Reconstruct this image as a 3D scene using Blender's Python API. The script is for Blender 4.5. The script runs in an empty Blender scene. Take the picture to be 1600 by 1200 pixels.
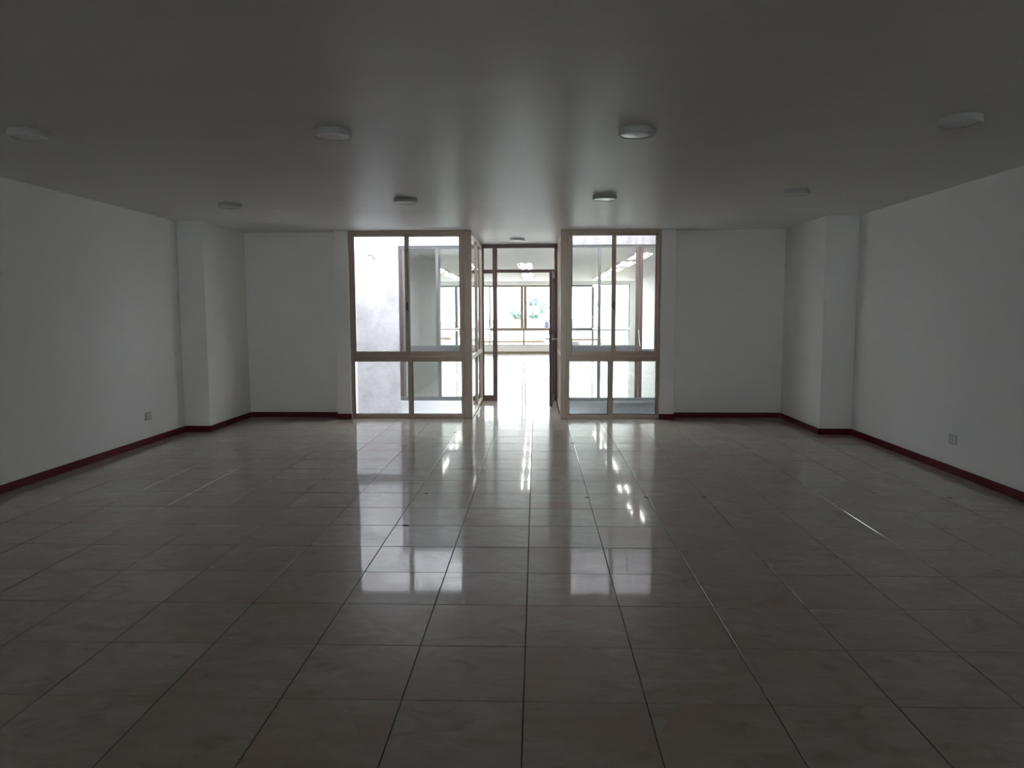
import bpy, bmesh, math, random
from mathutils import Matrix, Vector

random.seed(7)
sc = bpy.context.scene
COL = sc.collection

# ------------------------------------------------------------------ camera
F_PX, PITCH, YAW, ROLL, CAM_H = 1160.03, 0.095447, 0.0330016, -0.003066, 1.41967
cam = bpy.data.cameras.new('camera')
cam.sensor_fit = 'HORIZONTAL'
cam.sensor_width = 36.0
cam.lens = F_PX / 1600 * 36.0
cam.clip_start = 0.05
cam.clip_end = 600
cam_o = bpy.data.objects.new('camera', cam)
COL.objects.link(cam_o)
r0 = Vector((math.cos(YAW), math.sin(YAW), 0))
fw = Vector((-math.sin(YAW) * math.cos(PITCH), math.cos(YAW) * math.cos(PITCH), -math.sin(PITCH)))
u0 = r0.cross(fw)
cr, sr = math.cos(ROLL), math.sin(ROLL)
rt = r0 * cr + u0 * sr
up = -(r0 * sr - u0 * cr)
m = Matrix((rt, up, -fw)).transposed().to_4x4()
m.translation = (0, 0, CAM_H)
cam_o.matrix_world = m
sc.camera = cam_o

# ------------------------------------------------------------------ sky, exposure
SKY = 17.0
w = bpy.data.worlds.new('overcast_sky')
sc.world = w
w.use_nodes = True
bg = w.node_tree.nodes['Background']
bg.inputs[0].default_value = (0.86, 0.945, 1.0, 1)
bg.inputs[1].default_value = SKY
sc.view_settings.view_transform = 'Standard'
sc.view_settings.look = 'None'
sc.view_settings.gamma = 1
sc.view_settings.use_curve_mapping = False
sc.view_settings.exposure = 0.17
sc.cycles.max_bounces = 10
sc.cycles.diffuse_bounces = 5
sc.cycles.glossy_bounces = 4
sc.cycles.transparent_max_bounces = 32
sc.cycles.caustics_reflective = True
sc.cycles.sample_clamp_indirect = 12

# ------------------------------------------------------------------ dimensions
HC = 2.509                      # ceiling height
XL, XR = -4.255, 3.655          # side walls of the room
YB = 10.05                      # back wall of the room
YW = 9.92                       # front of the aluminium windows
Y0 = -7.0                       # wall behind the camera
YD = 11.96                      # front of the door frame and far glazing
WT = 4.7                        # top of the light wells
YF = 26.0                       # window wall of the far office
TILE, TX0, TY0 = 0.45, -0.0473, 2.6005

# ------------------------------------------------------------------ materials
def new_mat(name):
    mt = bpy.data.materials.new(name)
    mt.use_nodes = True
    nt = mt.node_tree
    return mt, nt, nt.nodes['Principled BSDF']

def rgb(c):
    return (c[0], c[1], c[2], 1)

def paint(name, color, rough=0.6, spec=0.5, var=0.06, scale=2.0, bump=0.05, bscale=60.0, metal=0.0, coat=0.0, stretch=(1, 1, 1), dist=0.01):
    """plain coloured surface with faint mottling and fine relief"""
    mt, nt, b = new_mat(name)
    n, l = nt.nodes, nt.links
    tc = n.new('ShaderNodeNewGeometry')
    mp = n.new('ShaderNodeMapping')
    mp.inputs['Scale'].default_value = stretch
    l.new(tc.outputs['Position'], mp.inputs[0])
    nz = n.new('ShaderNodeTexNoise')
    nz.inputs['Scale'].default_value = scale
    nz.inputs['Detail'].default_value = 5
    l.new(mp.outputs[0], nz.inputs['Vector'])
    cr_ = n.new('ShaderNodeValToRGB')
    cr_.color_ramp.elements[0].position = 0.3
    cr_.color_ramp.elements[1].position = 0.7
    cr_.color_ramp.elements[0].color = rgb([max(0, c * (1 - var)) for c in color])
    cr_.color_ramp.elements[1].color = rgb([min(1, c * (1 + var)) for c in color])
    l.new(nz.outputs['Fac'], cr_.inputs[0])
    l.new(cr_.outputs[0], b.inputs['Base Color'])
    b.inputs['Roughness'].default_value = rough
    b.inputs['Specular IOR Level'].default_value = spec
    b.inputs['Metallic'].default_value = metal
    b.inputs['Coat Weight'].default_value = coat
    b.inputs['Coat Roughness'].default_value = 0.08
    if bump:
        n2 = n.new('ShaderNodeTexNoise')
        n2.inputs['Scale'].default_value = bscale
        n2.inputs['Detail'].default_value = 3
        l.new(tc.outputs['Position'], n2.inputs['Vector'])
        bp = n.new('ShaderNodeBump')
        bp.inputs['Strength'].default_value = bump
        bp.inputs['Distance'].default_value = dist
        l.new(n2.outputs['Fac'], bp.inputs['Height'])
        l.new(bp.outputs[0], b.inputs['Normal'])
    return mt

def glass_mat(name, tint=(0.968, 0.976, 0.972)):
    mt, nt, b = new_mat(name)
    n, l = nt.nodes, nt.links
    n.remove(b)
    out = n['Material Output']
    lw = n.new('ShaderNodeLayerWeight')
    pw = n.new('ShaderNodeMath'); pw.operation = 'POWER'; pw.inputs[1].default_value = 5
    l.new(lw.outputs['Facing'], pw.inputs[0])
    ma = n.new('ShaderNodeMath'); ma.operation = 'MULTIPLY_ADD'
    ma.inputs[1].default_value = 0.80; ma.inputs[2].default_value = 0.035
    l.new(pw.outputs[0], ma.inputs[0])
    tr = n.new('ShaderNodeBsdfTransparent'); tr.inputs[0].default_value = rgb(tint)
    gl = n.new('ShaderNodeBsdfGlossy'); gl.inputs['Roughness'].default_value = 0.01
    mx = n.new('ShaderNodeMixShader')
    l.new(ma.outputs[0], mx.inputs[0]); l.new(tr.outputs[0], mx.inputs[1]); l.new(gl.outputs[0], mx.inputs[2])
    l.new(mx.outputs[0], out.inputs['Surface'])
    return mt

def emit_mat(name, color, strength):
    mt, nt, b = new_mat(name)
    b.inputs['Base Color'].default_value = rgb(color)
    b.inputs['Emission Color'].default_value = rgb(color)
    b.inputs['Emission Strength'].default_value = strength
    return mt

def tile_mat(name):
    """polished beige marbled ceramic; every tile takes its own piece of the pattern"""
    mt, nt, b = new_mat(name)
    n, l = nt.nodes, nt.links
    geo = n.new('ShaderNodeNewGeometry')
    sub = n.new('ShaderNodeVectorMath'); sub.operation = 'SUBTRACT'
    sub.inputs[1].default_value = (TX0, TY0, 0)
    l.new(geo.outputs['Position'], sub.inputs[0])
    div = n.new('ShaderNodeVectorMath'); div.operation = 'MULTIPLY'
    div.inputs[1].default_value = (1 / TILE, 1 / TILE, 0)
    l.new(sub.outputs[0], div.inputs[0])
    fl = n.new('ShaderNodeVectorMath'); fl.operation = 'FLOOR'
    l.new(div.outputs[0], fl.inputs[0])
    wn = n.new('ShaderNodeTexWhiteNoise'); wn.noise_dimensions = '3D'
    l.new(fl.outputs[0], wn.inputs['Vector'])
    sc_ = n.new('ShaderNodeVectorMath'); sc_.operation = 'SCALE'; sc_.inputs['Scale'].default_value = 30
    l.new(wn.outputs['Color'], sc_.inputs[0])
    ad = n.new('ShaderNodeVectorMath'); ad.operation = 'ADD'
    l.new(geo.outputs['Position'], ad.inputs[0]); l.new(sc_.outputs[0], ad.inputs[1])
    mp = n.new('ShaderNodeMapping'); mp.inputs['Scale'].default_value = (1.0, 1.9, 1.0); mp.inputs['Rotation'].default_value = (0, 0, 0.35)
    l.new(ad.outputs[0], mp.inputs[0])
    n1 = n.new('ShaderNodeTexNoise'); n1.inputs['Scale'].default_value = 4.0; n1.inputs['Detail'].default_value = 7
    n1.inputs['Distortion'].default_value = 1.6; n1.inputs['Roughness'].default_value = 0.6
    l.new(mp.outputs[0], n1.inputs['Vector'])
    rp = n.new('ShaderNodeValToRGB')
    e = rp.color_ramp.elements
    e[0].position = 0.22; e[0].color = (0.26, 0.20, 0.155, 1)
    e[1].position = 0.80; e[1].color = (0.46, 0.42, 0.365, 1)
    a = e.new(0.42); a.color = (0.36, 0.303, 0.252, 1)
    a = e.new(0.58); a.color = (0.40, 0.353, 0.302, 1)
    l.new(n1.outputs['Fac'], rp.inputs[0])
    n3 = n.new('ShaderNodeTexNoise'); n3.inputs['Scale'].default_value = 1.6; n3.inputs['Detail'].default_value = 2
    l.new(ad.outputs[0], n3.inputs['Vector'])
    r3 = n.new('ShaderNodeValToRGB')
    r3.color_ramp.elements[0].position = 0.48; r3.color_ramp.elements[0].color = (0, 0, 0, 1)
    r3.color_ramp.elements[1].position = 0.72; r3.color_ramp.elements[1].color = (1, 1, 1, 1)
    l.new(n3.outputs['Fac'], r3.inputs[0])
    mx = n.new('ShaderNodeMix'); mx.data_type = 'RGBA'
    l.new(r3.outputs[0], mx.inputs['Factor'])
    l.new(rp.outputs[0], mx.inputs['A']); mx.inputs['B'].default_value = (0.37, 0.265, 0.215, 1)
    l.new(mx.outputs['Result'], b.inputs['Base Color'])
    # worn, finely crazed glaze
    vo = n.new('ShaderNodeTexVoronoi'); vo.feature = 'DISTANCE_TO_EDGE'; vo.inputs['Scale'].default_value = 24
    nw = n.new('ShaderNodeTexNoise'); nw.inputs['Scale'].default_value = 25
    l.new(ad.outputs[0], nw.inputs['Vector'])
    mxv = n.new('ShaderNodeVectorMath'); mxv.operation = 'MULTIPLY_ADD'
    mxv.inputs[1].default_value = (0.05, 0.05, 0.05)
    l.new(nw.outputs['Color'], mxv.inputs[0]); l.new(ad.outputs[0], mxv.inputs[2])
    l.new(mxv.outputs[0], vo.inputs['Vector'])
    rv = n.new('ShaderNodeMapRange'); rv.inputs['From Min'].default_value = 0.0; rv.inputs['From Max'].default_value = 0.10
    rv.inputs['To Min'].default_value = 0.32; rv.inputs['To Max'].default_value = 0.0
    l.new(vo.outputs['Distance'], rv.inputs['Value'])
    n5 = n.new('ShaderNodeTexNoise'); n5.inputs['Scale'].default_value = 5.0; n5.inputs['Detail'].default_value = 4
    l.new(ad.outputs[0], n5.inputs['Vector'])
    r5 = n.new('ShaderNodeMapRange'); r5.inputs['From Min'].default_value = 0.53; r5.inputs['From Max'].default_value = 0.62
    l.new(n5.outputs['Fac'], r5.inputs['Value'])
    mu = n.new('ShaderNodeMath'); mu.operation = 'MULTIPLY'
    l.new(rv.outputs[0], mu.inputs[0]); l.new(r5.outputs[0], mu.inputs[1])
    ad2 = n.new('ShaderNodeMath'); ad2.operation = 'MULTIPLY_ADD'; ad2.inputs[1].default_value = 0.1; ad2.inputs[2].default_value = 0.285
    l.new(mu.outputs[0], ad2.inputs[0])
    l.new(ad2.outputs[0], b.inputs['Roughness'])
    sp = n.new('ShaderNodeMath'); sp.operation = 'MULTIPLY_ADD'; sp.inputs[1].default_value = -0.9; sp.inputs[2].default_value = 0.32; sp.use_clamp = True
    l.new(mu.outputs[0], sp.inputs[0]); l.new(sp.outputs[0], b.inputs['Specular IOR Level'])
    b.inputs['IOR'].default_value = 1.5
    ct = n.new('ShaderNodeMath'); ct.operation = 'MULTIPLY_ADD'; ct.inputs[1].default_value = -2.2; ct.inputs[2].default_value = 0.75; ct.use_clamp = True
    l.new(mu.outputs[0], ct.inputs[0]); l.new(ct.outputs[0], b.inputs['Coat Weight'])
    b.inputs['Coat Roughness'].default_value = 0.05
    n6 = n.new('ShaderNodeTexNoise'); n6.inputs['Scale'].default_value = 14; n6.inputs['Detail'].default_value = 2
    l.new(ad.outputs[0], n6.inputs['Vector'])
    bp = n.new('ShaderNodeBump'); bp.inputs['Strength'].default_value = 0.05; bp.inputs['Distance'].default_value = 0.002
    l.new(n6.outputs['Fac'], bp.inputs['Height'])
    l.new(bp.outputs[0], b.inputs['Normal'])
    return mt

def stucco_mat(name):
    """weathered white render with pinkish rust blooms"""
    mt, nt, b = new_mat(name)
    n, l = nt.nodes, nt.links
    geo = n.new('ShaderNodeNewGeometry')
    n1 = n.new('ShaderNodeTexNoise'); n1.inputs['Scale'].default_value = 3.2; n1.inputs['Detail'].default_value = 8; n1.inputs['Roughness'].default_value = 0.7
    l.new(geo.outputs['Position'], n1.inputs['Vector'])
    rp = n.new('ShaderNodeValToRGB')
    e = rp.color_ramp.elements
    e[0].position = 0.30; e[0].color = (0.37, 0.335, 0.345, 1)
    e[1].position = 0.62; e[1].color = (0.50, 0.475, 0.49, 1)
    l.new(n1.outputs['Fac'], rp.inputs[0])
    l.new(rp.outputs[0], b.inputs['Base Color'])
    b.inputs['Roughness'].default_value = 0.9
    n2 = n.new('ShaderNodeTexNoise'); n2.inputs['Scale'].default_value = 40; n2.inputs['Detail'].default_value = 5
    l.new(geo.outputs['Position'], n2.inputs['Vector'])
    bp = n.new('ShaderNodeBump'); bp.inputs['Strength'].default_value = 0.5; bp.inputs['Distance'].default_value = 0.01
    l.new(n2.outputs['Fac'], bp.inputs['Height']); l.new(bp.outputs[0], b.inputs['Normal'])
    return mt

M = dict(
    wall=paint('white_wall_paint', (0.90, 0.90, 0.89), 0.55, 0.35, 0.015, 1.5, 0.06, 90),
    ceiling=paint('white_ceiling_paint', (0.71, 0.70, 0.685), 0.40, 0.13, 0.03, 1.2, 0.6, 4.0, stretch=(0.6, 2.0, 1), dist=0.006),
    wellwall=paint('white_exterior_paint', (0.68, 0.67, 0.68), 0.85, 0.3, 0.05, 2.5, 0.2, 40),
    fasciar=paint('stained_pinkish_exterior_paint', (0.26, 0.235, 0.24), 0.85, 0.3, 0.25, 4, 0.2, 40, stretch=(2.5, 1, 0.5)),
    stucco=stucco_mat('weathered_white_render'),
    concrete=paint('grey_concrete', (0.20, 0.205, 0.205), 0.9, 0.3, 0.15, 3, 0.3, 40),
    tile=tile_mat('polished_beige_tile'),
    grout=paint('dark_grout', (0.06, 0.05, 0.042), 0.9, 0.2, 0.2, 20, 0.1, 80),
    skirt=paint('maroon_glazed_skirting', (0.105, 0.008, 0.016), 0.34, 0.2, 0.15, 6, 0.02, 30),
    alu=paint('champagne_bronze_aluminium', (0.40, 0.315, 0.25), 0.30, 0.5, 0.05, 12, 0.03, 200, metal=0.25),
    alud=paint('dark_brown_aluminium', (0.085, 0.046, 0.042), 0.36, 0.6, 0.08, 12, 0.03, 200, metal=0.25),
    alug=paint('weathered_grey_aluminium', (0.14, 0.138, 0.137), 0.42, 0.5, 0.08, 12, 0.05, 120, metal=0.3),
    alubr=paint('rosy_brown_aluminium', (0.11, 0.072, 0.064), 0.42, 0.5, 0.12, 8, 0.05, 120, metal=0.2),
    beige=paint('beige_aluminium', (0.30, 0.245, 0.195), 0.45, 0.5, 0.04, 12, 0.03, 200, metal=0.1),
    glass=glass_mat('clear_window_glass'),
    glasst=glass_mat('dimming_far_window_glass', (0.76, 0.775, 0.77)),  # tint added to cut the daylight entering through the office end
    alul=paint('pale_grey_aluminium', (0.24, 0.245, 0.24), 0.45, 0.5, 0.06, 12, 0.03, 120, metal=0.1),
    seal=paint('black_rubber_gasket', (0.02, 0.02, 0.02), 0.7, 0.3, 0.1, 30, 0, 10),
    plastic=paint('white_lamp_plastic', (0.74, 0.74, 0.73), 0.35, 0.5, 0.02, 10, 0, 10),
    lampw=paint('off_white_lamp_plastic', (0.52, 0.52, 0.51), 0.35, 0.5, 0.02, 10, 0, 10),
    diff=paint('opal_lamp_diffuser', (0.70, 0.71, 0.71), 0.22, 0.5, 0.02, 10, 0, 10),
    outlet=paint('ivory_outlet_plastic', (0.60, 0.60, 0.57), 0.4, 0.5, 0.02, 20, 0, 10),
    steel=paint('brushed_steel', (0.45, 0.44, 0.43), 0.3, 0.5, 0.05, 40, 0.03, 200, metal=0.9),
    dark=paint('dark_hardware', (0.03, 0.03, 0.03), 0.4, 0.5, 0.1, 20, 0, 10),
    louver=paint('mirror_louver_metal', (0.75, 0.76, 0.77), 0.15, 0.5, 0.02, 30, 0, 10, metal=0.9),
    tube=emit_mat('lit_fluorescent_tube', (1.0, 0.985, 0.95), 13.0),
    bluegrey=paint('office_partition_paint', (0.58, 0.62, 0.62), 0.6, 0.4, 0.03, 2, 0.04, 80),
    roof=paint('terracotta_roof', (0.30, 0.19, 0.15), 0.8, 0.3, 0.2, 3, 0.3, 8),
    roofg=paint('fibre_cement_roof', (0.38, 0.36, 0.34), 0.85, 0.3, 0.2, 3, 0.3, 8),
    house=paint('pale_house_render', (0.68, 0.64, 0.58), 0.9, 0.3, 0.06, 1, 0.1, 20),
    house2=paint('cream_house_render', (0.72, 0.62, 0.50), 0.9, 0.3, 0.06, 1, 0.1, 20),
    pane=paint('dark_house_glass', (0.08, 0.09, 0.10), 0.1, 0.6, 0.1, 4, 0, 10),
    leaf=paint('glare_paled_leaves', (0.20, 0.27, 0.25), 0.6, 0.3, 0.4, 3, 0, 10),  # paler than real leaves: glare is put into the colour
    bark=paint('brown_bark', (0.10, 0.07, 0.05), 0.9, 0.2, 0.3, 6, 0.4, 30),
    tank=paint('blue_grey_tank_plastic', (0.035, 0.04, 0.07), 0.5, 0.4, 0.05, 4, 0, 10),
    ground=paint('street_ground', (0.30, 0.29, 0.27), 0.9, 0.2, 0.2, 0.3, 0.1, 3),
)

# ------------------------------------------------------------------ mesh helpers
def add_box(bm, x0, x1, y0, y1, z0, z1, bev=0.0):
    vs = [bm.verts.new((x, y, z)) for z in (z0, z1) for y in (y0, y1) for x in (x0, x1)]
    fs = [(0, 2, 3, 1), (4, 5, 7, 6), (0, 1, 5, 4), (2, 6, 7, 3), (0, 4, 6, 2), (1, 3, 7, 5)]
    faces = [bm.faces.new([vs[i] for i in f]) for f in fs]
    if bev > 0:
        es = {e for f in faces for e in f.edges}
        bmesh.ops.bevel(bm, geom=list(es), offset=bev, segments=1, affect='EDGES', profile=0.5)

def add_lathe(bm, prof, seg=40, cx=0, cy=0, cz=0, axis='Z'):
    def pt(r, h, a):
        c, s = r * math.cos(a), r * math.sin(a)
        if axis == 'Z': return (cx + c, cy + s, cz + h)
        if axis == 'Y': return (cx + c, cy + h, cz + s)
        return (cx + h, cy + c, cz + s)
    rings = []
    for r, h in prof:
        if r < 1e-6:
            rings.append([bm.verts.new(pt(0, h, 0))])
        else:
            rings.append([bm.verts.new(pt(r, h, 2 * math.pi * i / seg)) for i in range(seg)])
    for a, b in zip(rings[:-1], rings[1:]):
        for i in range(seg):
            j = (i + 1) % seg
            if len(a) == 1: bm.faces.new((a[0], b[j], b[i]))
            elif len(b) == 1: bm.faces.new((a[i], a[j], b[0]))
            else: bm.faces.new((a[i], a[j], b[j], b[i]))

def add_tube(bm, pts, r, seg=8):
    rings = []
    for i, p in enumerate(pts):
        p = Vector(p)
        d = (Vector(pts[min(i + 1, len(pts) - 1)]) - Vector(pts[max(i - 1, 0)])).normalized()
        a = d.orthogonal().normalized() if i == 0 else (a - d * a.dot(d)).normalized()
        b = d.cross(a)
        rr = r[i] if isinstance(r, (list, tuple)) else r
        rings.append([bm.verts.new(p + (a * math.cos(t) + b * math.sin(t)) * rr) for t in [2 * math.pi * k / seg for k in range(seg)]])
    for A, B in zip(rings[:-1], rings[1:]):
        for k in range(seg):
            bm.faces.new((A[k], A[(k + 1) % seg], B[(k + 1) % seg], B[k]))
    bm.faces.new(rings[0][::-1]); bm.faces.new(rings[-1])

def world_loc(o):
    v = Vector(o.location)
    while o.parent:
        o = o.parent
        v += Vector(o.location)
    return v

def link(name, bm, mat, parent=None, origin=None, smooth=False, recalc=True):
    """bm is in world coordinates; the object's origin is put at `origin` (default: the parent's origin, else zero)"""
    base = world_loc(parent) if parent else Vector((0, 0, 0))
    org = Vector(origin) if origin is not None else base
    if recalc: bmesh.ops.recalc_face_normals(bm, faces=bm.faces)
    bmesh.ops.translate(bm, verts=bm.verts, vec=-org)
    me = bpy.data.meshes.new(name)
    bm.to_mesh(me); bm.free()
    me.materials.append(M[mat])
    if smooth:
        for p in me.polygons: p.use_smooth = True
        try: me.set_sharp_from_angle(angle=math.radians(40))
        except Exception: pass
    o = bpy.data.objects.new(name, me)
    COL.objects.link(o)
    if parent: o.parent = parent
    o.location = org - base
    return o

def boxes(name, lst, mat, parent=None, bev=0.0, origin=None):
    bm = bmesh.new()
    for b in lst: add_box(bm, *b, bev=bev)
    return link(name, bm, mat, parent, origin)

def empty(name, loc):
    o = bpy.data.objects.new(name, None)
    o.empty_display_size = 0.1
    COL.objects.link(o)
    o.location = loc
    return o

def tag(o, label, cat, group=None, kind=None):
    o['label'] = label
    o['category'] = cat
    if group: o['group'] = group
    if kind: o['kind'] = kind
    return o

def struct(o, label, cat):
    return tag(o, label, cat, kind='structure')

def copy_tree(o, parent=None):
    c = o.copy(); COL.objects.link(c)
    if parent: c.parent = parent
    for ch in list(o.children): copy_tree(ch, c)
    return c

# ================================================================== ROOM SHELL
T = 0.15
struct(boxes('wall_left', [(XL - T, XL, Y0 - T, YB + T, -0.3, HC + 0.25)], 'wall'), 'long white painted wall on the left with a small outlet', 'wall')
struct(boxes('wall_right', [(XR, XR + T, Y0 - T, YB + T, -0.3, HC + 0.25)], 'wall'), 'long white painted wall on the right with a small outlet', 'wall')
RX0, RX1, RZ0, RZ1 = -1.8, 1.2, 1.2, 2.05
struct(boxes('wall_front', [(XL, XR, Y0 - T, Y0, -0.3, RZ0), (XL, RX0, Y0 - T, Y0, RZ0, RZ1), (RX1, XR, Y0 - T, Y0, RZ0, RZ1), (XL, XR, Y0 - T, Y0, RZ1, HC)], 'wall'), 'white wall behind the viewer, out of the picture', 'wall')
w8 = empty('fill_window', ((RX0 + RX1) / 2, Y0, RZ0))  # unseen window, added to brighten the walls that face the camera
struct(w8, 'added aluminium window behind the viewer, unseen, for fill light', 'window')
boxes('head_rail', [(RX0, RX1, Y0 - 0.1, Y0 - 0.03, RZ1 - 0.05, RZ1)], 'alu', w8, 0.003)
boxes('sill_rail', [(RX0, RX1, Y0 - 0.1, Y0 - 0.03, RZ0, RZ0 + 0.05)], 'alu', w8, 0.003)
for k in range(5):
    xk = RX0 + k * (RX1 - RX0 - 0.06) / 4
    boxes('mullion', [(xk, xk + 0.06, Y0 - 0.1, Y0 - 0.03, RZ0 + 0.05, RZ1 - 0.05)], 'alu', w8, 0.003)
    if k < 4: boxes('pane', [(xk + 0.05, xk + (RX1 - RX0 - 0.06) / 4 + 0.01, Y0 - 0.068, Y0 - 0.062, RZ0 + 0.04, RZ1 - 0.04)], 'glass', w8)
struct(boxes('wall_back_left', [(XL, -2.50, YB, YB + 0.16, -0.6, 3.0)], 'wall'), 'white back wall left of the bronze windows', 'wall')
struct(boxes('wall_back_right', [(1.64, XR, YB, YB + 0.16, -0.6, 3.0)], 'wall'), 'white back wall right of the bronze windows', 'wall')
struct(boxes('wall_column_left', [(XL, -3.945, 8.78, YB, 0, HC)], 'wall'), 'square white column projecting in the left back corner', 'column')
struct(boxes('wall_column_right', [(3.288, XR, 8.66, YB, 0, HC)], 'wall'), 'square white column projecting in the right back corner', 'column')
struct(boxes('wall_pilaster_left', [(-2.685, -2.50, 9.885, YB, 0, HC)], 'wall', bev=0.003), 'narrow white pilaster beside the left bronze window', 'pilaster')
struct(boxes('wall_pilaster_right', [(1.640, 1.832, 9.90, YB, 0, HC)], 'wall', bev=0.003), 'narrow white pilaster beside the right bronze window', 'pilaster')
# ceiling slabs
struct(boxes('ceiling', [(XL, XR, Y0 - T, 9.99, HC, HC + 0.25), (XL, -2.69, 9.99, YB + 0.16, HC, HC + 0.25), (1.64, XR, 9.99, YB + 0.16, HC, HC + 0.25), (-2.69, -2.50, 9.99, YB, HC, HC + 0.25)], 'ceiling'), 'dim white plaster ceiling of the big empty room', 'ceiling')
struct(boxes('ceiling_corridor', [(-0.93, 0.40, 9.99, 12.06, HC, HC + 0.16)], 'ceiling'), 'short white ceiling of the glazed passage', 'ceiling')
# parapets over the window heads (outside, above the ceiling)
struct(boxes('wall_parapet', [(-2.75, -0.93, 9.97, 10.06, HC, WT), (0.40, 2.35, 9.97, 10.06, HC, WT)], 'wellwall'), 'white parapet above the bronze windows', 'parapet')

# skirting: dark maroon strips 70 mm high
SK, SD = 0.07, 0.012
def skirting(name, segs, label):
    struct(boxes(name, segs, 'skirt', bev=0.002), label, 'baseboard')
skirting('baseboard_left', [(XL, XL + SD, Y0, 8.78, 0, SK), (XL, -3.945 + SD, 8.78 - SD, 8.78, 0, SK), (-3.945, -3.945 + SD, 8.78, YB - SD, 0, SK)], 'dark maroon baseboard along left wall and around left column')
skirting('baseboard_right', [(XR - SD, XR, Y0, 8.66, 0, SK), (3.288 - SD, XR, 8.66 - SD, 8.66, 0, SK), (3.288 - SD, 3.288, 8.66, YB - SD, 0, SK)], 'dark maroon baseboard along right wall and around right column')
skirting('baseboard_back_left', [(-3.945 + SD, -2.685, YB - SD, YB, 0, SK), (-2.685 - SD, -2.495, 9.885 - SD, 9.885, 0, SK), (-2.685 - SD, -2.685, 9.885, YB - SD, 0, SK)], 'dark maroon baseboard under the back wall left of the windows')
skirting('baseboard_back_right', [(1.832, 3.288 - SD, YB - SD, YB, 0, SK), (1.635, 1.832 + SD, 9.90 - SD, 9.90, 0, SK), (1.832, 1.832 + SD, 9.90, YB - SD, 0, SK)], 'dark maroon baseboard under the back wall right of the windows')

# ================================================================== FLOOR
floor = boxes('floor', [(XL - 0.01, XR + 0.01, Y0, YB, -0.25, -0.003), (-0.93, 0.40, YB, 12.0, -0.25, -0.003)], 'grout')
struct(floor, 'polished beige marbled tile floor with dark grout lines', 'floor')
GAP, TH = 0.004, 0.009

def tile_geom(bm, x0, x1, y0, y1, tilt=(0, 0)):
    c = 0.0016
    cx, cy = (x0 + x1) / 2, (y0 + y1) / 2
    def v(x, y, z): return bm.verts.new((x, y, z + (x - cx) * tilt[0] + (y - cy) * tilt[1]))
    t = [v(x0 + c, y0 + c, 0), v(x1 - c, y0 + c, 0), v(x1 - c, y1 - c, 0), v(x0 + c, y1 - c, 0)]
    k = [v(x0, y0, -c), v(x1, y0, -c), v(x1, y1, -c), v(x0, y1, -c)]
    b = [v(x0, y0, -TH), v(x1, y0, -TH), v(x1, y1, -TH), v(x0, y1, -TH)]
    bm.faces.new(t)
    for i in range(4):
        j = (i + 1) % 4
        bm.faces.new((k[i], k[j], t[j], t[i])); bm.faces.new((b[i], b[j], k[j], k[i]))

cells = []
def grid_cells(x0, x1, y0, y1):
    out = []
    i0, i1 = math.floor((x0 - TX0) / TILE), math.ceil((x1 - TX0) / TILE)
    j0, j1 = math.floor((y0 - TY0) / TILE), math.ceil((y1 - TY0) / TILE)
    for i in range(i0, i1):
        for j in range(j0, j1):
            a0, a1 = max(x0, TX0 + i * TILE), min(x1, TX0 + (i + 1) * TILE)
            b0, b1 = max(y0, TY0 + j * TILE), min(y1, TY0 + (j + 1) * TILE)
            if a1 - a0 < 0.02 or b1 - b0 < 0.02: continue
            out.append((a0 + GAP / 2, a1 - GAP / 2, b0 + GAP / 2, b1 - GAP / 2))
    return out
cells = grid_cells(XL, XR, Y0, YB) + grid_cells(-0.86, 0.32, YB, 12.0)

inv = cam_o.matrix_world.inverted()
def project(p):
    q = inv @ Vector(p)
    if q.z > -0.05: return None
    return 800 + F_PX * q.x / -q.z, 600 - F_PX * q.y / -q.z
def seen_area(c):
    x0, x1, y0, y1 = c
    ps = [project(p) for p in ((x0, y0, 0), (x1, y0, 0), (x1, y1, 0), (x0, y1, 0))]
    if any(p is None for p in ps): return 0
    ps = [(min(1600, max(0, p[0])), min(1200, max(0, p[1]))) for p in ps]
    return abs(sum(ps[i][0] * ps[(i + 1) % 4][1] - ps[(i + 1) % 4][0] * ps[i][1] for i in range(4))) / 2
ranked = sorted(cells, key=seen_area, reverse=True)
bm = bmesh.new()
h = (TILE - GAP) / 2
tile_geom(bm, -h, h, -h, h)
tile_me = bpy.data.meshes.new('floor_tile')
bm.to_mesh(tile_me); bm.free()
tile_me.materials.append(M['tile'])
bm_rest = bmesh.new()
TILT = 0.0006
for k, c in enumerate(ranked):
    tx, ty = random.gauss(0, TILT), random.gauss(0, TILT)
    if k < 300 and seen_area(c) > 0:
        o = bpy.data.objects.new('floor_tile', tile_me)
        COL.objects.link(o); o.parent = floor
        o.location = ((c[0] + c[1]) / 2, (c[2] + c[3]) / 2, random.uniform(-0.0003, 0.0003))
        o.scale = ((c[1] - c[0]) / (2 * h), (c[3] - c[2]) / (2 * h), 1)
        o.rotation_euler = (ty, -tx, 0)
    else:
        tile_geom(bm_rest, *c, tilt=(tx, ty))
rest = link('tile_field', bm_rest, 'tile', floor, recalc=False)
rest['kind'] = 'stuff'
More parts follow.
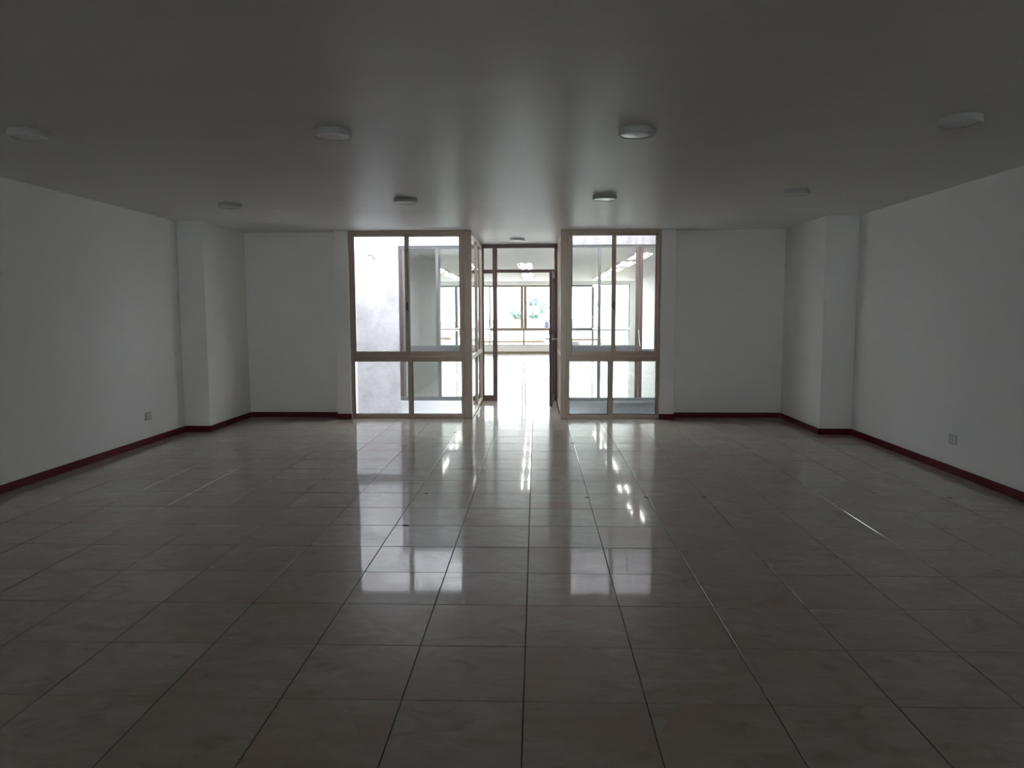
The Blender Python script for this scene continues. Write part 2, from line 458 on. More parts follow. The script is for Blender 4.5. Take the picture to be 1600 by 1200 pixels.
for cx, cy, cr_ in ((-0.973, 8.758, 0.022), (-0.871, 5.739, 0.016), (-0.877, 4.85, 0.018), (0.395, 5.642, 0.014), (0.849, 5.652, 0.016), (1.297, 5.661, 0.014), (0.392, 8.054, 0.018), (3.162, 5.68, 0.016)):
    bm = bmesh.new()
    pts = [(cx + cr_ * random.uniform(0.6, 1.2) * 1.5 * math.cos(t * 0.7854), cy + cr_ * random.uniform(0.6, 1.2) * math.sin(t * 0.7854)) for t in range(8)]
    top = [bm.verts.new((x, y, 0.0009)) for x, y in pts]; bot = [bm.verts.new((x, y, -0.002)) for x, y in pts]
    bm.faces.new(top)
    for t in range(8): bm.faces.new((bot[t], bot[(t + 1) % 8], top[(t + 1) % 8], top[t]))
    link('tile_chip', bm, 'grout', floor)

# ================================================================== GLAZING
GT = 0.006
def pane_y(name, x0, x1, z0, z1, y, parent, mat='glass'):
    return boxes(name, [(x0, x1, y - GT / 2, y + GT / 2, z0, z1)], mat, parent)

def ring_y(x0, x1, z0, z1, y0, y1, wl, wr, wb, wt):
    """four members of a rectangular frame lying in an XZ plane"""
    return [(x0, x0 + wl, y0, y1, z0, z1), (x1 - wr, x1, y0, y1, z0, z1),
            (x0 + wl, x1 - wr, y0, y1, z0, z0 + wb), (x0 + wl, x1 - wr, y0, y1, z1 - wt, z1)]

def sash_y(parent, x0, x1, z0, z1, y0, y1, wl, wr, wb, wt, mat='alu'):
    s = boxes('sash', ring_y(x0, x1, z0, z1, y0, y1, wl, wr, wb, wt), mat, parent, bev=0.003)
    pane_y('pane', x0 + wl - 0.008, x1 - wr + 0.008, z0 + wb - 0.008, z1 - wt + 0.008, (y0 + y1) / 2, s)
    g = 0.004
    boxes('gasket', ring_y(x0 + wl, x1 - wr, z0 + wb, z1 - wt, y0 + 0.004, (y0 + y1) / 2 - GT / 2, g, g, g, g), 'seal', s)
    return s

def front_window(name, xl, xr, xm, xm_low, mw, post, label, latch_side):
    root = empty(name, ((xl + xr) / 2, YW, 0))
    struct(root, label, 'window')
    ya, yb = YW, YW + 0.075
    boxes('head_rail', [(xl, xr, ya, yb, 2.455, HC)], 'alu', root, 0.003)
    boxes('sill_rail', [(xl, xr, ya, yb, 0.0, 0.056)], 'alu', root, 0.004)
    boxes('stile', [(xl, xl + 0.036, ya, yb, 0.056, 2.455)], 'alu', root, 0.003)
    boxes('stile', [(xr - 0.036, xr, ya, yb, 0.056, 2.455)], 'alu', root, 0.003)
    boxes('corner_post', [(post[0], post[1], ya - 0.008, ya + 0.095, 0, HC)], 'alu', root, 0.004)
    boxes('transom', [(xl + 0.036, xr - 0.036, ya, yb, 0.778, 0.845), (xl + 0.036, xr - 0.036, ya - 0.010, ya, 0.83, 0.845)], 'alu', root, 0.003)
    boxes('mullion', [(xm_low - mw / 2, xm_low + mw / 2, ya, yb, 0.056, 0.778)], 'alu', root, 0.003)
    for a, b in ((xl + 0.036, xm_low - mw / 2), (xm_low + mw / 2, xr - 0.036)):
        p = pane_y('pane', a - 0.004, b + 0.004, 0.052, 0.782, ya + 0.05, root)
        boxes('gasket', ring_y(a, b, 0.056, 0.778, ya + 0.012, ya + 0.047, 0.006, 0.006, 0.006, 0.006), 'seal', p)
    s1 = sash_y(root, xl + 0.030, xm + 0.026, 0.845, 2.462, ya + 0.008, ya + 0.034, 0.040, 0.052, 0.060, 0.028)
    s2 = sash_y(root, xm - 0.026, xr - 0.030, 0.845, 2.462, ya + 0.040, ya + 0.066, 0.052, 0.030, 0.060, 0.028)
    boxes('latch', [(xm - 0.010, xm + 0.010, ya - 0.004, ya + 0.008, 1.46, 1.56)], 'dark', s1, 0.003)
    return root

front_window('window_1', -2.497, -0.966, -1.723, -1.696, 0.052, (-0.966, -0.862),
             'bronze aluminium sliding window left of the doorway, white wall behind', 'R')
front_window('window_2', 0.402, 1.634, 1.024, 0.989, 0.058, (0.318, 0.402),
             'bronze aluminium sliding window right of the doorway, office behind', 'L')

# glazed sides of the passage (planes of constant X)
def side_window(name, x0, x1, label, dark):
    root = empty(name, ((x0 + x1) / 2, 11.0, 0))
    struct(root, label, 'window')
    ya, yb = YW + 0.096, YD
    boxes('head_rail', [(x0, x1, ya, yb, 2.45, HC)], 'alu', root, 0.003)
    boxes('sill_rail', [(x0, x1, ya, yb, 0, 0.06)], 'alu', root, 0.003)
    boxes('transom', [(x0, x1, ya, yb, 0.79, 0.85)], 'alu', root, 0.003)
    ms = [ya + 0.98]
    es = [ya] + ms + [yb]
    for mm in ms:
        boxes('mullion', [(x0, x1, mm - 0.025, mm + 0.025, 0.06, 0.79)], dark, root, 0.003)
        boxes('mullion', [(x0, x1, mm - 0.025, mm + 0.025, 0.85, 2.45)], dark, root, 0.003)
    boxes('stile', [(x0, x1, yb - 0.05, yb, 0.06, 2.45)], dark, root, 0.003)
    xm = (x0 + x1) / 2
    for a, b in zip(es[:-1], es[1:]):
        boxes('pane', [(xm - GT / 2, xm + GT / 2, a + 0.02, b - 0.02, 0.05, 0.80)], 'glass', root)
        boxes('pane', [(xm - GT / 2, xm + GT / 2, a + 0.02, b - 0.02, 0.84, 2.46)], 'glass', root)
side_window('window_3', -0.915, -0.865, 'narrow glazed left side of the passage to the office', 'alu')
side_window('window_4', 0.335, 0.385, 'narrow glazed right side of the passage to the office', 'alu')

# ------------------------------------------------------------------ door at the end of the passage
door = empty('door_1', (-0.28, YD, 0))
struct(door, 'dark brown aluminium door frame with glazed leaf standing open', 'door')
ya, yb = YD, YD + 0.07
boxes('head_rail', [(-0.90, 0.37, ya, yb, 2.447, HC)], 'alud', door, 0.003)
boxes('jamb', [(-0.90, -0.842, ya, yb, 0, 2.447)], 'alud', door, 0.003)
boxes('jamb', [(0.288, 0.37, ya, yb, 0, 2.447)], 'alud', door, 0.003)
boxes('mullion', [(-0.700, -0.628, ya, yb, 0, 2.447)], 'alud', door, 0.003)
boxes('transom_bar', [(-0.628, 0.288, ya, yb, 2.060, 2.110)], 'alud', door, 0.003)
boxes('transom_bar', [(-0.842, -0.700, ya, yb, 2.048, 2.110)], 'alud', door, 0.003)
boxes('bottom_rail', [(-0.842, -0.700, ya, yb, 0, 0.092)], 'alud', door, 0.003)
pane_y('sidelight_pane', -0.848, -0.694, 0.086, 2.054, ya + 0.04, door)
pane_y('transom_pane', -0.848, -0.694, 2.104, 2.453, ya + 0.04, door)
pane_y('transom_pane', -0.634, 0.294, 2.104, 2.453, ya + 0.04, door)

# leaf built closed along +Y from its hinge, then turned
def leaf_part(name, lst, mat, parent, bev=0.003):
    bm = bmesh.new()
    for b in lst: add_box(bm, *b, bev=bev)
    bmesh.ops.recalc_face_normals(bm, faces=bm.faces)
    me = bpy.data.meshes.new(name); bm.to_mesh(me); bm.free(); me.materials.append(M[mat])
    o = bpy.data.objects.new(name, me); COL.objects.link(o); o.parent = parent
    return o
LW, LT = 0.86, 0.042
leaf = leaf_part('door_leaf', [(-LT / 2, LT / 2, -LW, -LW + 0.085, 0.012, 2.045), (-LT / 2, LT / 2, -0.085, 0, 0.012, 2.045),
                               (-LT / 2, LT / 2, -LW + 0.085, -0.085, 0.012, 0.13), (-LT / 2, LT / 2, -LW + 0.085, -0.085, 1.945, 2.045)], 'alud', door)
leaf.location = (0.275 + 0.28, -0.012, 0)
leaf.rotation_euler = (0, 0, math.radians(-4.2))
leaf_part('leaf_pane', [(-0.003, 0.003, -LW + 0.078, -0.078, 0.122, 1.953)], 'glass', leaf, 0)
for s in (-1, 1):
    bm = bmesh.new()
    add_lathe(bm, [(0, 0), (0.024, 0), (0.024, 0.008), (0.010, 0.010), (0.009, 0.062)], 16, 0, 0, 0, 'X')
    if s < 0: bmesh.ops.scale(bm, vec=(-1, 1, 1), verts=bm.verts)
    bmesh.ops.translate(bm, vec=(s * LT / 2, -LW + 0.045, 1.03), verts=bm.verts)
    add_tube(bm, [(s * (LT / 2 + 0.058), -LW + 0.035, 1.03), (s * (LT / 2 + 0.064), -LW + 0.08, 1.03), (s * (LT / 2 + 0.058), -LW + 0.16, 1.026)], [0.010, 0.010, 0.008], 10)
    bmesh.ops.recalc_face_normals(bm, faces=bm.faces)
    me = bpy.data.meshes.new('lever_handle'); bm.to_mesh(me); bm.free(); me.materials.append(M['steel'])
    o = bpy.data.objects.new('lever_handle', me); COL.objects.link(o); o.parent = leaf
leaf_part('lock_case', [(-LT / 2 - 0.004, LT / 2 + 0.004, -LW - 0.002, -LW + 0.03, 1.09, 1.16)], 'dark', leaf, 0.002)
for z in (0.16, 1.06, 1.80):
    bm = bmesh.new()
    add_lathe(bm, [(0, -0.06), (0.012, -0.06), (0.012, 0.06), (0, 0.06)], 12, LT / 2 + 0.010, -0.006, z)
    add_box(bm, LT / 2, LT / 2 + 0.006, -0.05, -0.006, z - 0.05, z + 0.05)
    bmesh.ops.recalc_face_normals(bm, faces=bm.faces)
    me = bpy.data.meshes.new('hinge'); bm.to_mesh(me); bm.free(); me.materials.append(M['dark'])
    o = bpy.data.objects.new('hinge', me); COL.objects.link(o); o.parent = leaf

# ------------------------------------------------------------------ far glazing across the two light wells
yg0, yg1 = YD + 0.02, YD + 0.08
w5 = empty('window_5', (-1.55, yg0, 0))
struct(w5, 'weathered aluminium office window seen through the left bronze window', 'window')
boxes('head_rail', [(-2.21, -0.92, yg0, yg1, 2.443, HC)], 'alug', w5, 0.003)
boxes('sill_rail', [(-2.21, -0.92, yg0, yg1, 0.0, 0.066)], 'alug', w5, 0.003)
boxes('transom', [(-2.155, -0.92, yg0, yg1, 0.80, 0.90)], 'alug', w5, 0.004)
boxes('stile', [(-2.21, -2.165, yg0, yg1, 0.066, 2.443)], 'alubr', w5, 0.003)
boxes('stile', [(-2.162, -2.118, yg0 + 0.005, yg1, 0.066, 2.443)], 'alug', w5, 0.003)
boxes('stile', [(-0.97, -0.92, yg0, yg1, 0.066, 2.443)], 'alug', w5, 0.003)
boxes('mullion', [(-1.621, -1.566, yg0, yg1, 0.90, 2.443)], 'alug', w5, 0.003)
boxes('mullion', [(-1.596, -1.540, yg0, yg1, 0.066, 0.80)], 'alug', w5, 0.003)
for a, b, z0, z1 in ((-2.12, -1.61, 0.89, 2.45), (-1.57, -0.96, 0.89, 2.45), (-2.12, -1.59, 0.06, 0.81), (-1.545, -0.96, 0.06, 0.81)):
    pane_y('pane', a, b, z0, z1, yg0 + 0.03, w5)
w6 = empty('window_6', (1.3, yg0, 0))
struct(w6, 'weathered aluminium office window seen through the right bronze window', 'window')
boxes('head_rail', [(0.40, 2.30, yg0, yg1, 2.452, HC)], 'alug', w6, 0.003)
boxes('sill_rail', [(0.40, 2.30, yg0, yg1, 0.0, 0.05)], 'alug', w6, 0.003)
boxes('transom', [(0.40, 1.585, yg0, yg1, 0.795, 0.895)], 'alug', w6, 0.004)
boxes('transom', [(1.695, 2.30, yg0, yg1, 0.80, 0.835)], 'alug', w6, 0.004)
boxes('stile', [(0.40, 0.445, yg0, yg1, 0.05, 2.452)], 'alug', w6, 0.003)
boxes('corner_post', [(1.583, 1.637, yg0, yg1, 0.05, 2.452)], 'alubr', w6, 0.003)
boxes('corner_post', [(1.644, 1.697, yg0 + 0.01, yg1, 0.05, 2.452)], 'alubr', w6, 0.003)
boxes('mullion', [(0.985, 1.028, yg0, yg1, 0.895, 2.452)], 'alug', w6, 0.003)
boxes('mullion', [(0.978, 1.030, yg0, yg1, 0.05, 0.795)], 'alug', w6, 0.003)
bm = bmesh.new()
add_tube(bm, [(1.635, yg0 - 0.004, 1.14), (1.640, yg0 - 0.012, 1.06), (1.650, yg0 - 0.012, 0.95), (1.662, yg0 - 0.004, 0.88)], 0.007, 8)
link('pull_cord', bm, 'plastic', w6, smooth=True)
for a, b, z0, z1 in ((0.44, 0.99, 0.89, 2.46), (1.02, 1.59, 0.89, 2.46), (1.69, 2.30, 0.83, 2.46), (0.44, 0.985, 0.04, 0.80), (1.025, 1.59, 0.04, 0.80), (1.69, 2.30, 0.04, 0.81)):
    pane_y('pane', a, b, z0, z1, yg0 + 0.03, w6)

# ------------------------------------------------------------------ light wells (open to the sky)
WZ = -0.45
struct(boxes('wall_well_end_left', [(-3.05, -2.212, 11.93, 12.10, WZ, 2.488)], 'stucco', bev=0.004), 'weathered white rendered wall behind the left bronze window', 'wall')
struct(boxes('wall_well_fascia_left', [(-3.05, -0.93, 11.95, 12.10, HC - 0.019, WT)], 'stucco'), 'bright white fascia above the left office glazing', 'wall')
struct(boxes('wall_well_fascia_right', [(0.40, 2.45, 11.95, 12.10, HC - 0.019, WT)], 'fasciar'), 'pinkish white fascia above the right office glazing', 'wall')
struct(boxes('wall_well_curb_left', [(-2.212, -0.93, 11.985, 12.10, WZ, -0.028), (-2.212, -0.93, 11.955, 12.10, -0.028, 0.0)], 'wellwall'), 'white curb and ledge under the left office glazing', 'wall')
struct(boxes('wall_well_curb_right', [(0.40, 2.35, 11.985, 12.10, WZ, -0.028), (0.40, 2.35, 11.955, 12.10, -0.028, 0.0)], 'concrete'), 'grey curb and ledge under the right office glazing', 'wall')
struct(boxes('wall_well_left', [(-3.05, -2.90, 10.21, 11.93, WZ, WT)], 'wellwall'), 'white side wall of the left light well', 'wall')
struct(boxes('wall_well_right', [(2.30, 2.45, 10.21, 11.95, WZ, WT)], 'stucco'), 'weathered white side wall of the right light well', 'wall')
struct(boxes('floor_well_left', [(-3.05, -0.93, 10.0, 12.1, WZ - 0.1, WZ)], 'wellwall'), 'pale floor at the bottom of the left light well', 'floor')
struct(boxes('floor_well_right', [(0.40, 2.45, 10.0, 12.1, WZ - 0.1, WZ)], 'concrete'), 'grey floor at the bottom of the right light well', 'floor')
struct(boxes('wall_well_base', [(-2.75, 2.35, 9.93, 10.0, WZ, -0.004)], 'concrete'), 'low slab edge under the bronze windows', 'wall')

# perforated bracket and cable on the rendered wall
bk = empty('wall_bracket', (-2.66, 11.925, 2.05))
tag(bk, 'small white perforated metal strip with dark cable on rendered wall', 'bracket')
boxes('strip', [(-2.676, -2.648, 11.918, 11.93, 1.94, 2.30)], 'plastic', bk, 0.002)
for i in range(6):
    bm = bmesh.new()
    add_lathe(bm, [(0, 0), (0.005, 0), (0.005, 0.002), (0, 0.002)], 8, -2.662, 11.9165, 1.97 + i * 0.06, 'Y')
    link('hole_disc', bm, 'dark', bk)  # dark disc stands in for a shaded hole of the strip
bm = bmesh.new()
add_tube(bm, [(-2.69, 11.92, 2.335), (-2.66, 11.912, 2.352), (-2.62, 11.912, 2.345), (-2.595, 11.915, 2.31), (-2.592, 11.925, 2.27)], 0.008, 8)
link('cable', bm, 'concrete', bk, smooth=True)

# ================================================================== FAR OFFICE
OXL, OXR = -3.55, 3.40
struct(boxes('floor_far', [(OXL, OXR, 12.0, YF + 0.3, -0.25, -0.003)], 'grout'), 'bright polished tile floor of the office beyond the door', 'floor')
bm = bmesh.new()
for c in grid_cells(OXL, OXR, 12.0, YF):
    tile_geom(bm, *c, tilt=(random.gauss(0, TILT), random.gauss(0, TILT)))
o = link('tile_field', bm, 'tile', bpy.data.objects['floor_far'], recalc=False); o['kind'] = 'stuff'
struct(boxes('ceiling_far', [(OXL, OXR, 12.06, YF + 0.3, HC, HC + 0.25)], 'ceiling'), 'pale ceiling of the far office with fluorescent fixtures', 'ceiling')
struct(boxes('wall_far_left', [(OXL - T, OXL, 16.6, YF + 0.3, -0.1, HC + 0.25)], 'wall'), 'white left wall of the far office', 'wall')
struct(boxes('wall_far_right', [(OXR, OXR + T, 11.95, YF + 0.3, -0.1, HC + 0.25)], 'wall'), 'white right wall of the far office', 'wall')
struct(boxes('wall_far_partition', [(-2.30, -2.15, 12.10, 16.75, 0, HC), (OXL - T, -2.30, 16.60, 16.75, 0, HC)], 'bluegrey'), 'blue grey partition wall seen through the left windows', 'wall')
struct(boxes('wall_far_near_right', [(2.30, OXR, 11.95, 12.10, -0.1, HC + 0.25)], 'wall'), 'white wall at the near right of the far office', 'wall')
struct(boxes('wall_far_sill', [(OXL, OXR, YF, YF + 0.15, -0.1, 0.29)], 'wall'), 'low white wall under the far office windows', 'wall')
struct(boxes('wall_far_lintel', [(OXL, 1.96, YF, YF + 0.15, 2.375, HC), (1.96, OXR, YF, YF + 0.15, 2.405, HC)], 'wall'), 'white lintel strip above the far office windows', 'wall')
struct(boxes('wall_far_pier', [(3.235, OXR, YF - 0.02, YF + 0.15, 0.29, HC)], 'wall'), 'white pier at the right end of the far windows', 'wall')
struct(boxes('baseboard_far', [(OXL, OXR, YF - 0.015, YF, 0, 0.075)], 'beige', bev=0.003), 'beige baseboard under the far office windows', 'baseboard')
w7 = empty('window_7', (0, YF, 0.29))
struct(w7, 'wide beige framed window wall at the far end of the office', 'window')
a, b = YF + 0.02, YF + 0.09
boxes('head_rail', [(OXL, -1.63, a, b, 2.312, 2.38)], 'alul', w7, 0.003)
boxes('head_rail', [(-1.63, 0.78, a, b, 2.312, 2.38)], 'beige', w7, 0.003)
boxes('head_rail', [(0.78, 1.96, a, b, 2.312, 2.38)], 'alul', w7, 0.003)
boxes('head_rail', [(1.96, 3.24, a, b, 2.38, 2.405)], 'alul', w7, 0.003)
boxes('transom', [(OXL, -1.63, a - 0.01, b, 0.835, 0.875)], 'alul', w7, 0.004)
boxes('transom', [(-1.63, 0.78, a - 0.01, b, 0.795, 0.895)], 'beige', w7, 0.004)
boxes('transom', [(0.78, 1.96, a - 0.01, b, 0.795, 0.895)], 'alul', w7, 0.004)
boxes('transom', [(1.96, 3.24, a, b, 0.80, 0.84)], 'alul', w7, 0.004)
boxes('sill_rail', [(OXL, 3.24, a, b, 0.288, 0.312)], 'alul', w7, 0.003)
boxes('mullion', [(-0.555, -0.447, a - 0.015, b, 0.895, 2.312)], 'beige', w7, 0.004)
boxes('mullion', [(-0.440, -0.335, a, b, 0.895, 2.312)], 'beige', w7, 0.004)
boxes('mullion', [(-0.470, -0.415, a, b, 0.312, 0.795)], 'beige', w7, 0.004)
for xm, wd, mt_ in ((-2.80, 0.10, 'alul'), (-1.632, 0.05, 'alul'), (0.78, 0.08, 'beige'), (1.96, 0.085, 'alul'), (3.225, 0.05, 'alul')):
    top = 2.312 if xm < 3 else 2.38
    boxes('mullion', [(xm - wd / 2, xm + wd / 2, a, b, 0.895, top)], mt_, w7, 0.004)
    boxes('mullion', [(xm - wd / 2 + 0.01, xm + wd / 2 - 0.01, a, b, 0.312, 0.795)], mt_, w7, 0.004)
xs = [OXL, -2.80, -1.632, -0.443, 0.78, 1.96, 3.225]
for p, q in zip(xs[:-1], xs[1:]):
    pane_y('pane', p + 0.015, q - 0.015, 0.88, 2.32 if q < 3 else 2.385, a + 0.035, w7, 'glasst')
    pane_y('pane', p + 0.015, q - 0.015, 0.30, 0.81, a + 0.035, w7, 'glasst')

# fluorescent fixtures
def make_fixture(x, y):
    root = empty('fluorescent_fixture', (x, y, HC))
    z = HC
    L, W, H = 1.22, 0.34, 0.042
    boxes('housing', [(x - W / 2, x + W / 2, y - L / 2, y + L / 2, z - 0.006, z),
                      (x - W / 2, x - W / 2 + 0.006, y - L / 2, y + L / 2, z - H, z - 0.006), (x + W / 2 - 0.006, x + W / 2, y - L / 2, y + L / 2, z - H, z - 0.006)], 'plastic', root)
    for k in range(9):
        yk = y - 0.53 + k * 0.1325
        boxes('louver_blade', [(x - W / 2 + 0.007, x + W / 2 - 0.007, yk - 0.002, yk + 0.002, z - H, z - H + 0.012)], 'louver', root)
    for s in (-1, 1):
        bm = bmesh.new()
        add_lathe(bm, [(0, -0.58), (0.013, -0.58), (0.013, 0.58), (0, 0.58)], 10, x + s * 0.078, y, z - 0.0225, 'Y')
        link('fluorescent_tube', bm, 'tube', root, smooth=True)
    return root
fix = None
ORD = ['nearest', 'second nearest', 'third nearest', 'fourth nearest', 'farthest']
rows = [('right', 1.955, [14.4, 16.72, 19.0, 21.26, 23.45]), ('middle', -0.25, [17.03, 19.0, 21.26, 23.5]), ('left', -2.43, [18.95, 21.3, 23.4])]
for rn, rx, ys in rows:
    for k, yy in enumerate(ys):
        if fix is None:
            fix = o = make_fixture(rx, yy)
        else:
            o = copy_tree(fix); o.location = (rx, yy, HC)
        nm = 'farthest' if k == len(ys) - 1 else ORD[k]
        tag(o, f'{nm} fluorescent ceiling fixture in the {rn} row of the far office', 'ceiling light', 'fluorescent fixtures in the far office')

# ================================================================== CEILING LAMPS
def make_lamp():
    root = empty('ceiling_lamp', (0, 0, HC))
    bm = bmesh.new()
    add_lathe(bm, [(0, 0.0), (0.108, 0.0), (0.111, -0.004), (0.1115, -0.034), (0.109, -0.039), (0.104, -0.0405), (0.097, -0.0395), (0.094, -0.036), (0.094, -0.030), (0, -0.030)], 56, 0, 0, HC)
    link('housing', bm, 'lampw', root, smooth=True)
    bm = bmesh.new()
    add_lathe(bm, [(0.0935, -0.031), (0.0935, -0.0345), (0.085, -0.0365), (0.06, -0.0378), (0, -0.0385)], 48, 0, 0, HC)
    link('diffuser', bm, 'diff', root, smooth=True)
    return root
lamp0 = make_lamp()
lamps = [(-3.03, 4.46, 'near row above left wall, leftmost'), (-1.218, 4.53, 'near row, second from left'), (0.600, 4.57, 'near row, third from left'), (2.385, 4.38, 'near row above right wall, rightmost'),
         (-3.04, 7.42, 'far row in front of left column'), (-1.250, 7.21, 'far row in front of left window'), (0.637, 7.09, 'far row in front of right window'), (2.343, 6.90, 'far row in front of right column'),
         (-0.285, 11.04, 'ceiling of the glazed passage')]
for k, (x, y, where) in enumerate(lamps):
    o = lamp0 if k == 0 else copy_tree(lamp0)
    o.location = (x, y, HC)
    tag(o, 'round white unlit ceiling lamp, ' + where if k < 8 else 'round white ceiling lamp on the ' + where, 'ceiling lamp', 'round ceiling lamps')

# ================================================================== OUTLETS
def outlet(x, y, z, s, label):
    """s = direction of the face normal along X"""
    root = empty('wall_outlet', (x, y, z))
    tag(root, label, 'outlet', 'wall outlets')
    x1 = x + s * 0.009
    boxes('cover_plate', [(min(x, x1), max(x, x1), y - 0.06, y + 0.06, z - 0.041, z + 0.041)], 'outlet', root, 0.003)
    for d in (-0.026, 0.026):
        xa, xb = sorted((x + s * 0.007, x + s * 0.011))
        so = boxes('socket', [(xa, xb, y + d - 0.017, y + d + 0.017, z - 0.022, z + 0.022)], 'plastic', root, 0.0015)
        xc, xd = sorted((x + s * 0.0105, x + s * 0.0114))
        boxes('slot', [(xc, xd, y + d - 0.009, y + d - 0.006, z - 0.008, z + 0.008), (xc, xd, y + d + 0.006, y + d + 0.009, z - 0.008, z + 0.008)], 'dark', so)
outlet(XL, 7.93, 0.306, 1, 'small pale wall outlet low on the left wall')
outlet(XR, 6.56, 0.302, -1, 'small pale wall outlet low on the right wall')

# ================================================================== OUTSIDE
GZ = -7.0
struct(boxes('ground', [(-120, 120, 32, 300, GZ - 0.5, GZ)], 'ground'), 'street level ground far below the office windows', 'ground')

def house(x, y, wdt, dep, z_eave, roof_h, wall, roof, label, wins=(), ridge='X', over=0.35):
    root = empty('house', (x, y, GZ))
    tag(root, label, 'house', 'houses outside the far windows')
    boxes('wall', [(x - wdt / 2, x + wdt / 2, y, y + dep, GZ, z_eave)], wall, root)
    bm = bmesh.new()
    x0, x1, y0, y1, z, t = x - wdt / 2 - over, x + wdt / 2 + over, y - over, y + dep + over, z_eave, 0.12
    if ridge == 'X':
        sec = [(y0, z), (y1, z), ((y0 + y1) / 2, z + roof_h)]
        A = [bm.verts.new((x0, p[0], p[1])) for p in sec]; B = [bm.verts.new((x1, p[0], p[1])) for p in sec]
    else:
        sec = [(x0, z), (x1, z), ((x0 + x1) / 2, z + roof_h)]
        A = [bm.verts.new((p[0], y0, p[1])) for p in sec]; B = [bm.verts.new((p[0], y1, p[1])) for p in sec]
    bm.faces.new(A); bm.faces.new(B[::-1])
    for i in range(3):
        j = (i + 1) % 3
        bm.faces.new((A[i], B[i], B[j], A[j]))
    link('roof', bm, roof, root)
    boxes('eave', [(x0, x1, y0 - 0.06, y0, z - 0.14, z + 0.04)], 'bark', root)
    for (wx, wz, ww, wh) in wins:
        f = boxes('window', ring_y(x + wx - ww / 2, x + wx + ww / 2, wz, wz + wh, y - 0.05, y + 0.02, 0.06, 0.06, 0.06, 0.06), 'alug', root)
        boxes('pane', [(x + wx - ww / 2 + 0.05, x + wx + ww / 2 - 0.05, y - 0.02, y + 0.01, wz + 0.05, wz + wh - 0.05)], 'pane', f)
    return root

house(-1.2, 62, 7.5, 8, -0.9, 1.5, 'house', 'roofg', 'pale low house with grey roof, seen through the doorway', [(-2, -2.4, 1.0, 1.2), (0.2, -2.4, 1.0, 1.2), (2.4, -2.4, 1.0, 1.2)])
house(-0.6, 92, 12, 8, -0.3, 0.9, 'house2', 'roof', 'cream house with red roof below the leafy tree', [(1.2, -1.5, 0.8, 0.8), (-3.0, -1.5, 0.8, 0.8)])
house(8.2, 46, 7.0, 8, 1.85, 1.6, 'house2', 'roof', 'cream house with red roof and porch post, beyond right windows', [(-2.2, -0.2, 1.3, 1.3), (0.6, -0.2, 1.3, 1.3)])
house(5.2, 75, 6.0, 8, -1.2, 1.1, 'house', 'roofg', 'pale house with grey roof behind the right office window', [(-1.4, -2.6, 1.0, 1.1), (1.4, -2.6, 1.0, 1.1)])
house(-10.5, 58, 7.0, 8, -0.5, 1.2, 'house', 'roof', 'pale house with red roof, seen through the left bronze window', [(1.6, -2.0, 1.0, 1.1), (-1.0, -2.0, 1.0, 1.1)])
# porch of the right-hand house
pr = bpy.data.objects['house.002']
boxes('porch_beam', [(3.9, 6.2, 44.6, 44.75, 1.72, 1.92)], 'roofg', pr)
boxes('porch_post', [(5.25, 5.40, 44.6, 44.75, GZ, 1.72)], 'roofg', pr)

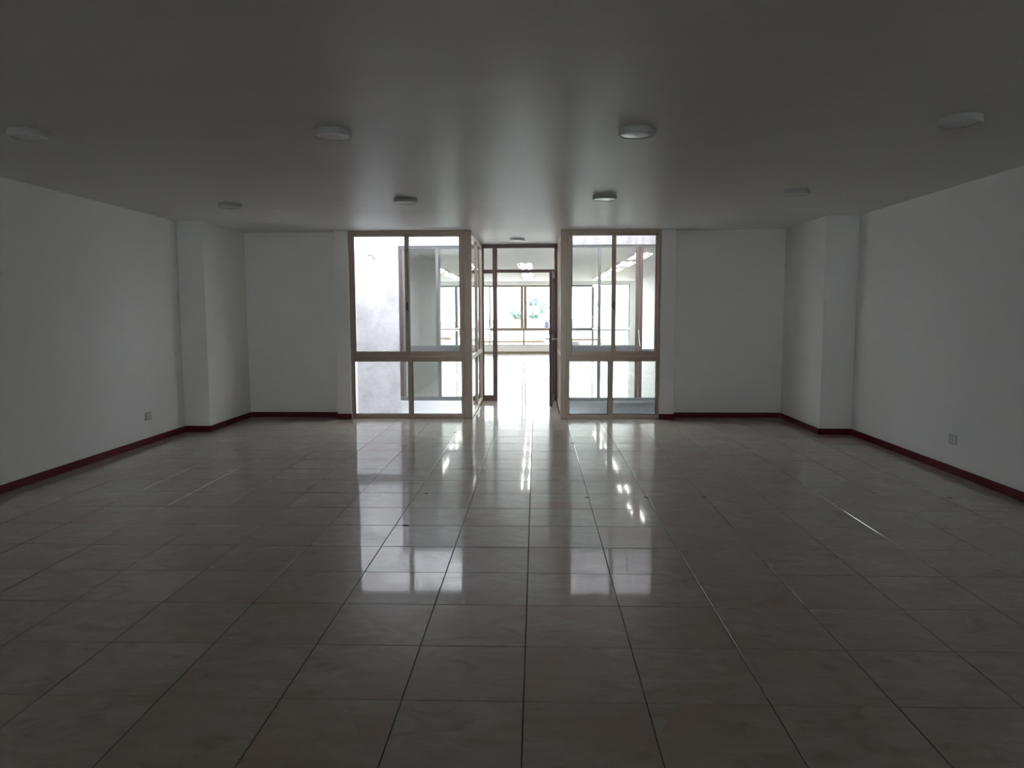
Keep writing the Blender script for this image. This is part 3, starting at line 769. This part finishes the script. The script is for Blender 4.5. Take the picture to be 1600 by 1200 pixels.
def tree(x, y, zc, rx, rz, n, label, seed):
    rnd = random.Random(seed)
    root = empty('tree', (x, y, GZ))
    tag(root, label, 'tree', 'trees outside the far windows')
    bm = bmesh.new()
    add_tube(bm, [(x, y, GZ), (x + 0.1, y, (GZ + zc) / 2), (x - 0.05, y, zc - 0.2 * rz), (x, y, zc + 0.5 * rz)], [0.3, 0.24, 0.14, 0.04], 10)
    link('trunk', bm, 'bark', root, smooth=True)
    for k in range(6):
        an = k * 1.05 + rnd.uniform(-.2, .2)
        bm = bmesh.new()
        z0 = zc - rz * 0.5 + k * rz * 0.12
        add_tube(bm, [(x, y, z0), (x + math.cos(an) * rx * .45, y + math.sin(an) * rx * .45, z0 + rz * .35), (x + math.cos(an) * rx * .8, y + math.sin(an) * rx * .8, z0 + rz * .5)], [0.09, 0.06, 0.02], 7)
        link('branch', bm, 'bark', root, smooth=True)
    clumps = []
    for _ in range(26):
        d = Vector((rnd.gauss(0, 1), rnd.gauss(0, 1), rnd.gauss(0, 1))).normalized() * rnd.uniform(0.4, 0.95)
        clumps.append(Vector((x + d.x * rx, y + d.y * rx, zc + d.z * rz)))
    bm = bmesh.new()
    for _ in range(n):
        c = rnd.choice(clumps) + Vector((rnd.gauss(0, .24) * rx, rnd.gauss(0, .24) * rx, rnd.gauss(0, .22) * rz))
        a = Vector((rnd.gauss(0, 1), rnd.gauss(0, 1), rnd.gauss(0, 1))).normalized(); b = a.orthogonal().normalized()
        s = rnd.uniform(.05, .11)
        bm.faces.new([bm.verts.new(c + a * s * 1.6), bm.verts.new(c + b * s * .6), bm.verts.new(c - a * s * 1.6), bm.verts.new(c - b * s * .6)])
    f = link('foliage', bm, 'leaf', root); f['kind'] = 'stuff'
tree(0.0, 110, 2.0, 1.55, 1.55, 9000, 'bluish green leafy tree seen through the open doorway', 3)
tree(-3.2, 112, 1.2, 0.9, 0.8, 2500, 'small tree left of the leafy one, beyond the beige mullion', 4)

tk = empty('water_tank', (0.78, 57, GZ))
tag(tk, 'dark blue grey water tank on a tall stand outside, beside the door leaf', 'water tank')
bm = bmesh.new(); add_lathe(bm, [(0, 0), (0.15, 0), (0.17, 0.04), (0.17, 0.42), (0.14, 0.47), (0, 0.49)], 24, 0.78, 57, 0.28)
link('tank_body', bm, 'tank', tk, smooth=True)
bm = bmesh.new(); add_lathe(bm, [(0, 0), (0.07, 0), (0.07, 0.03), (0, 0.035)], 20, 0.78, 57, 0.768)
link('lid', bm, 'tank', tk, smooth=True)
boxes('stand', [(0.60, 0.96, 56.82, 57.18, GZ, 0.28)], 'house', tk)
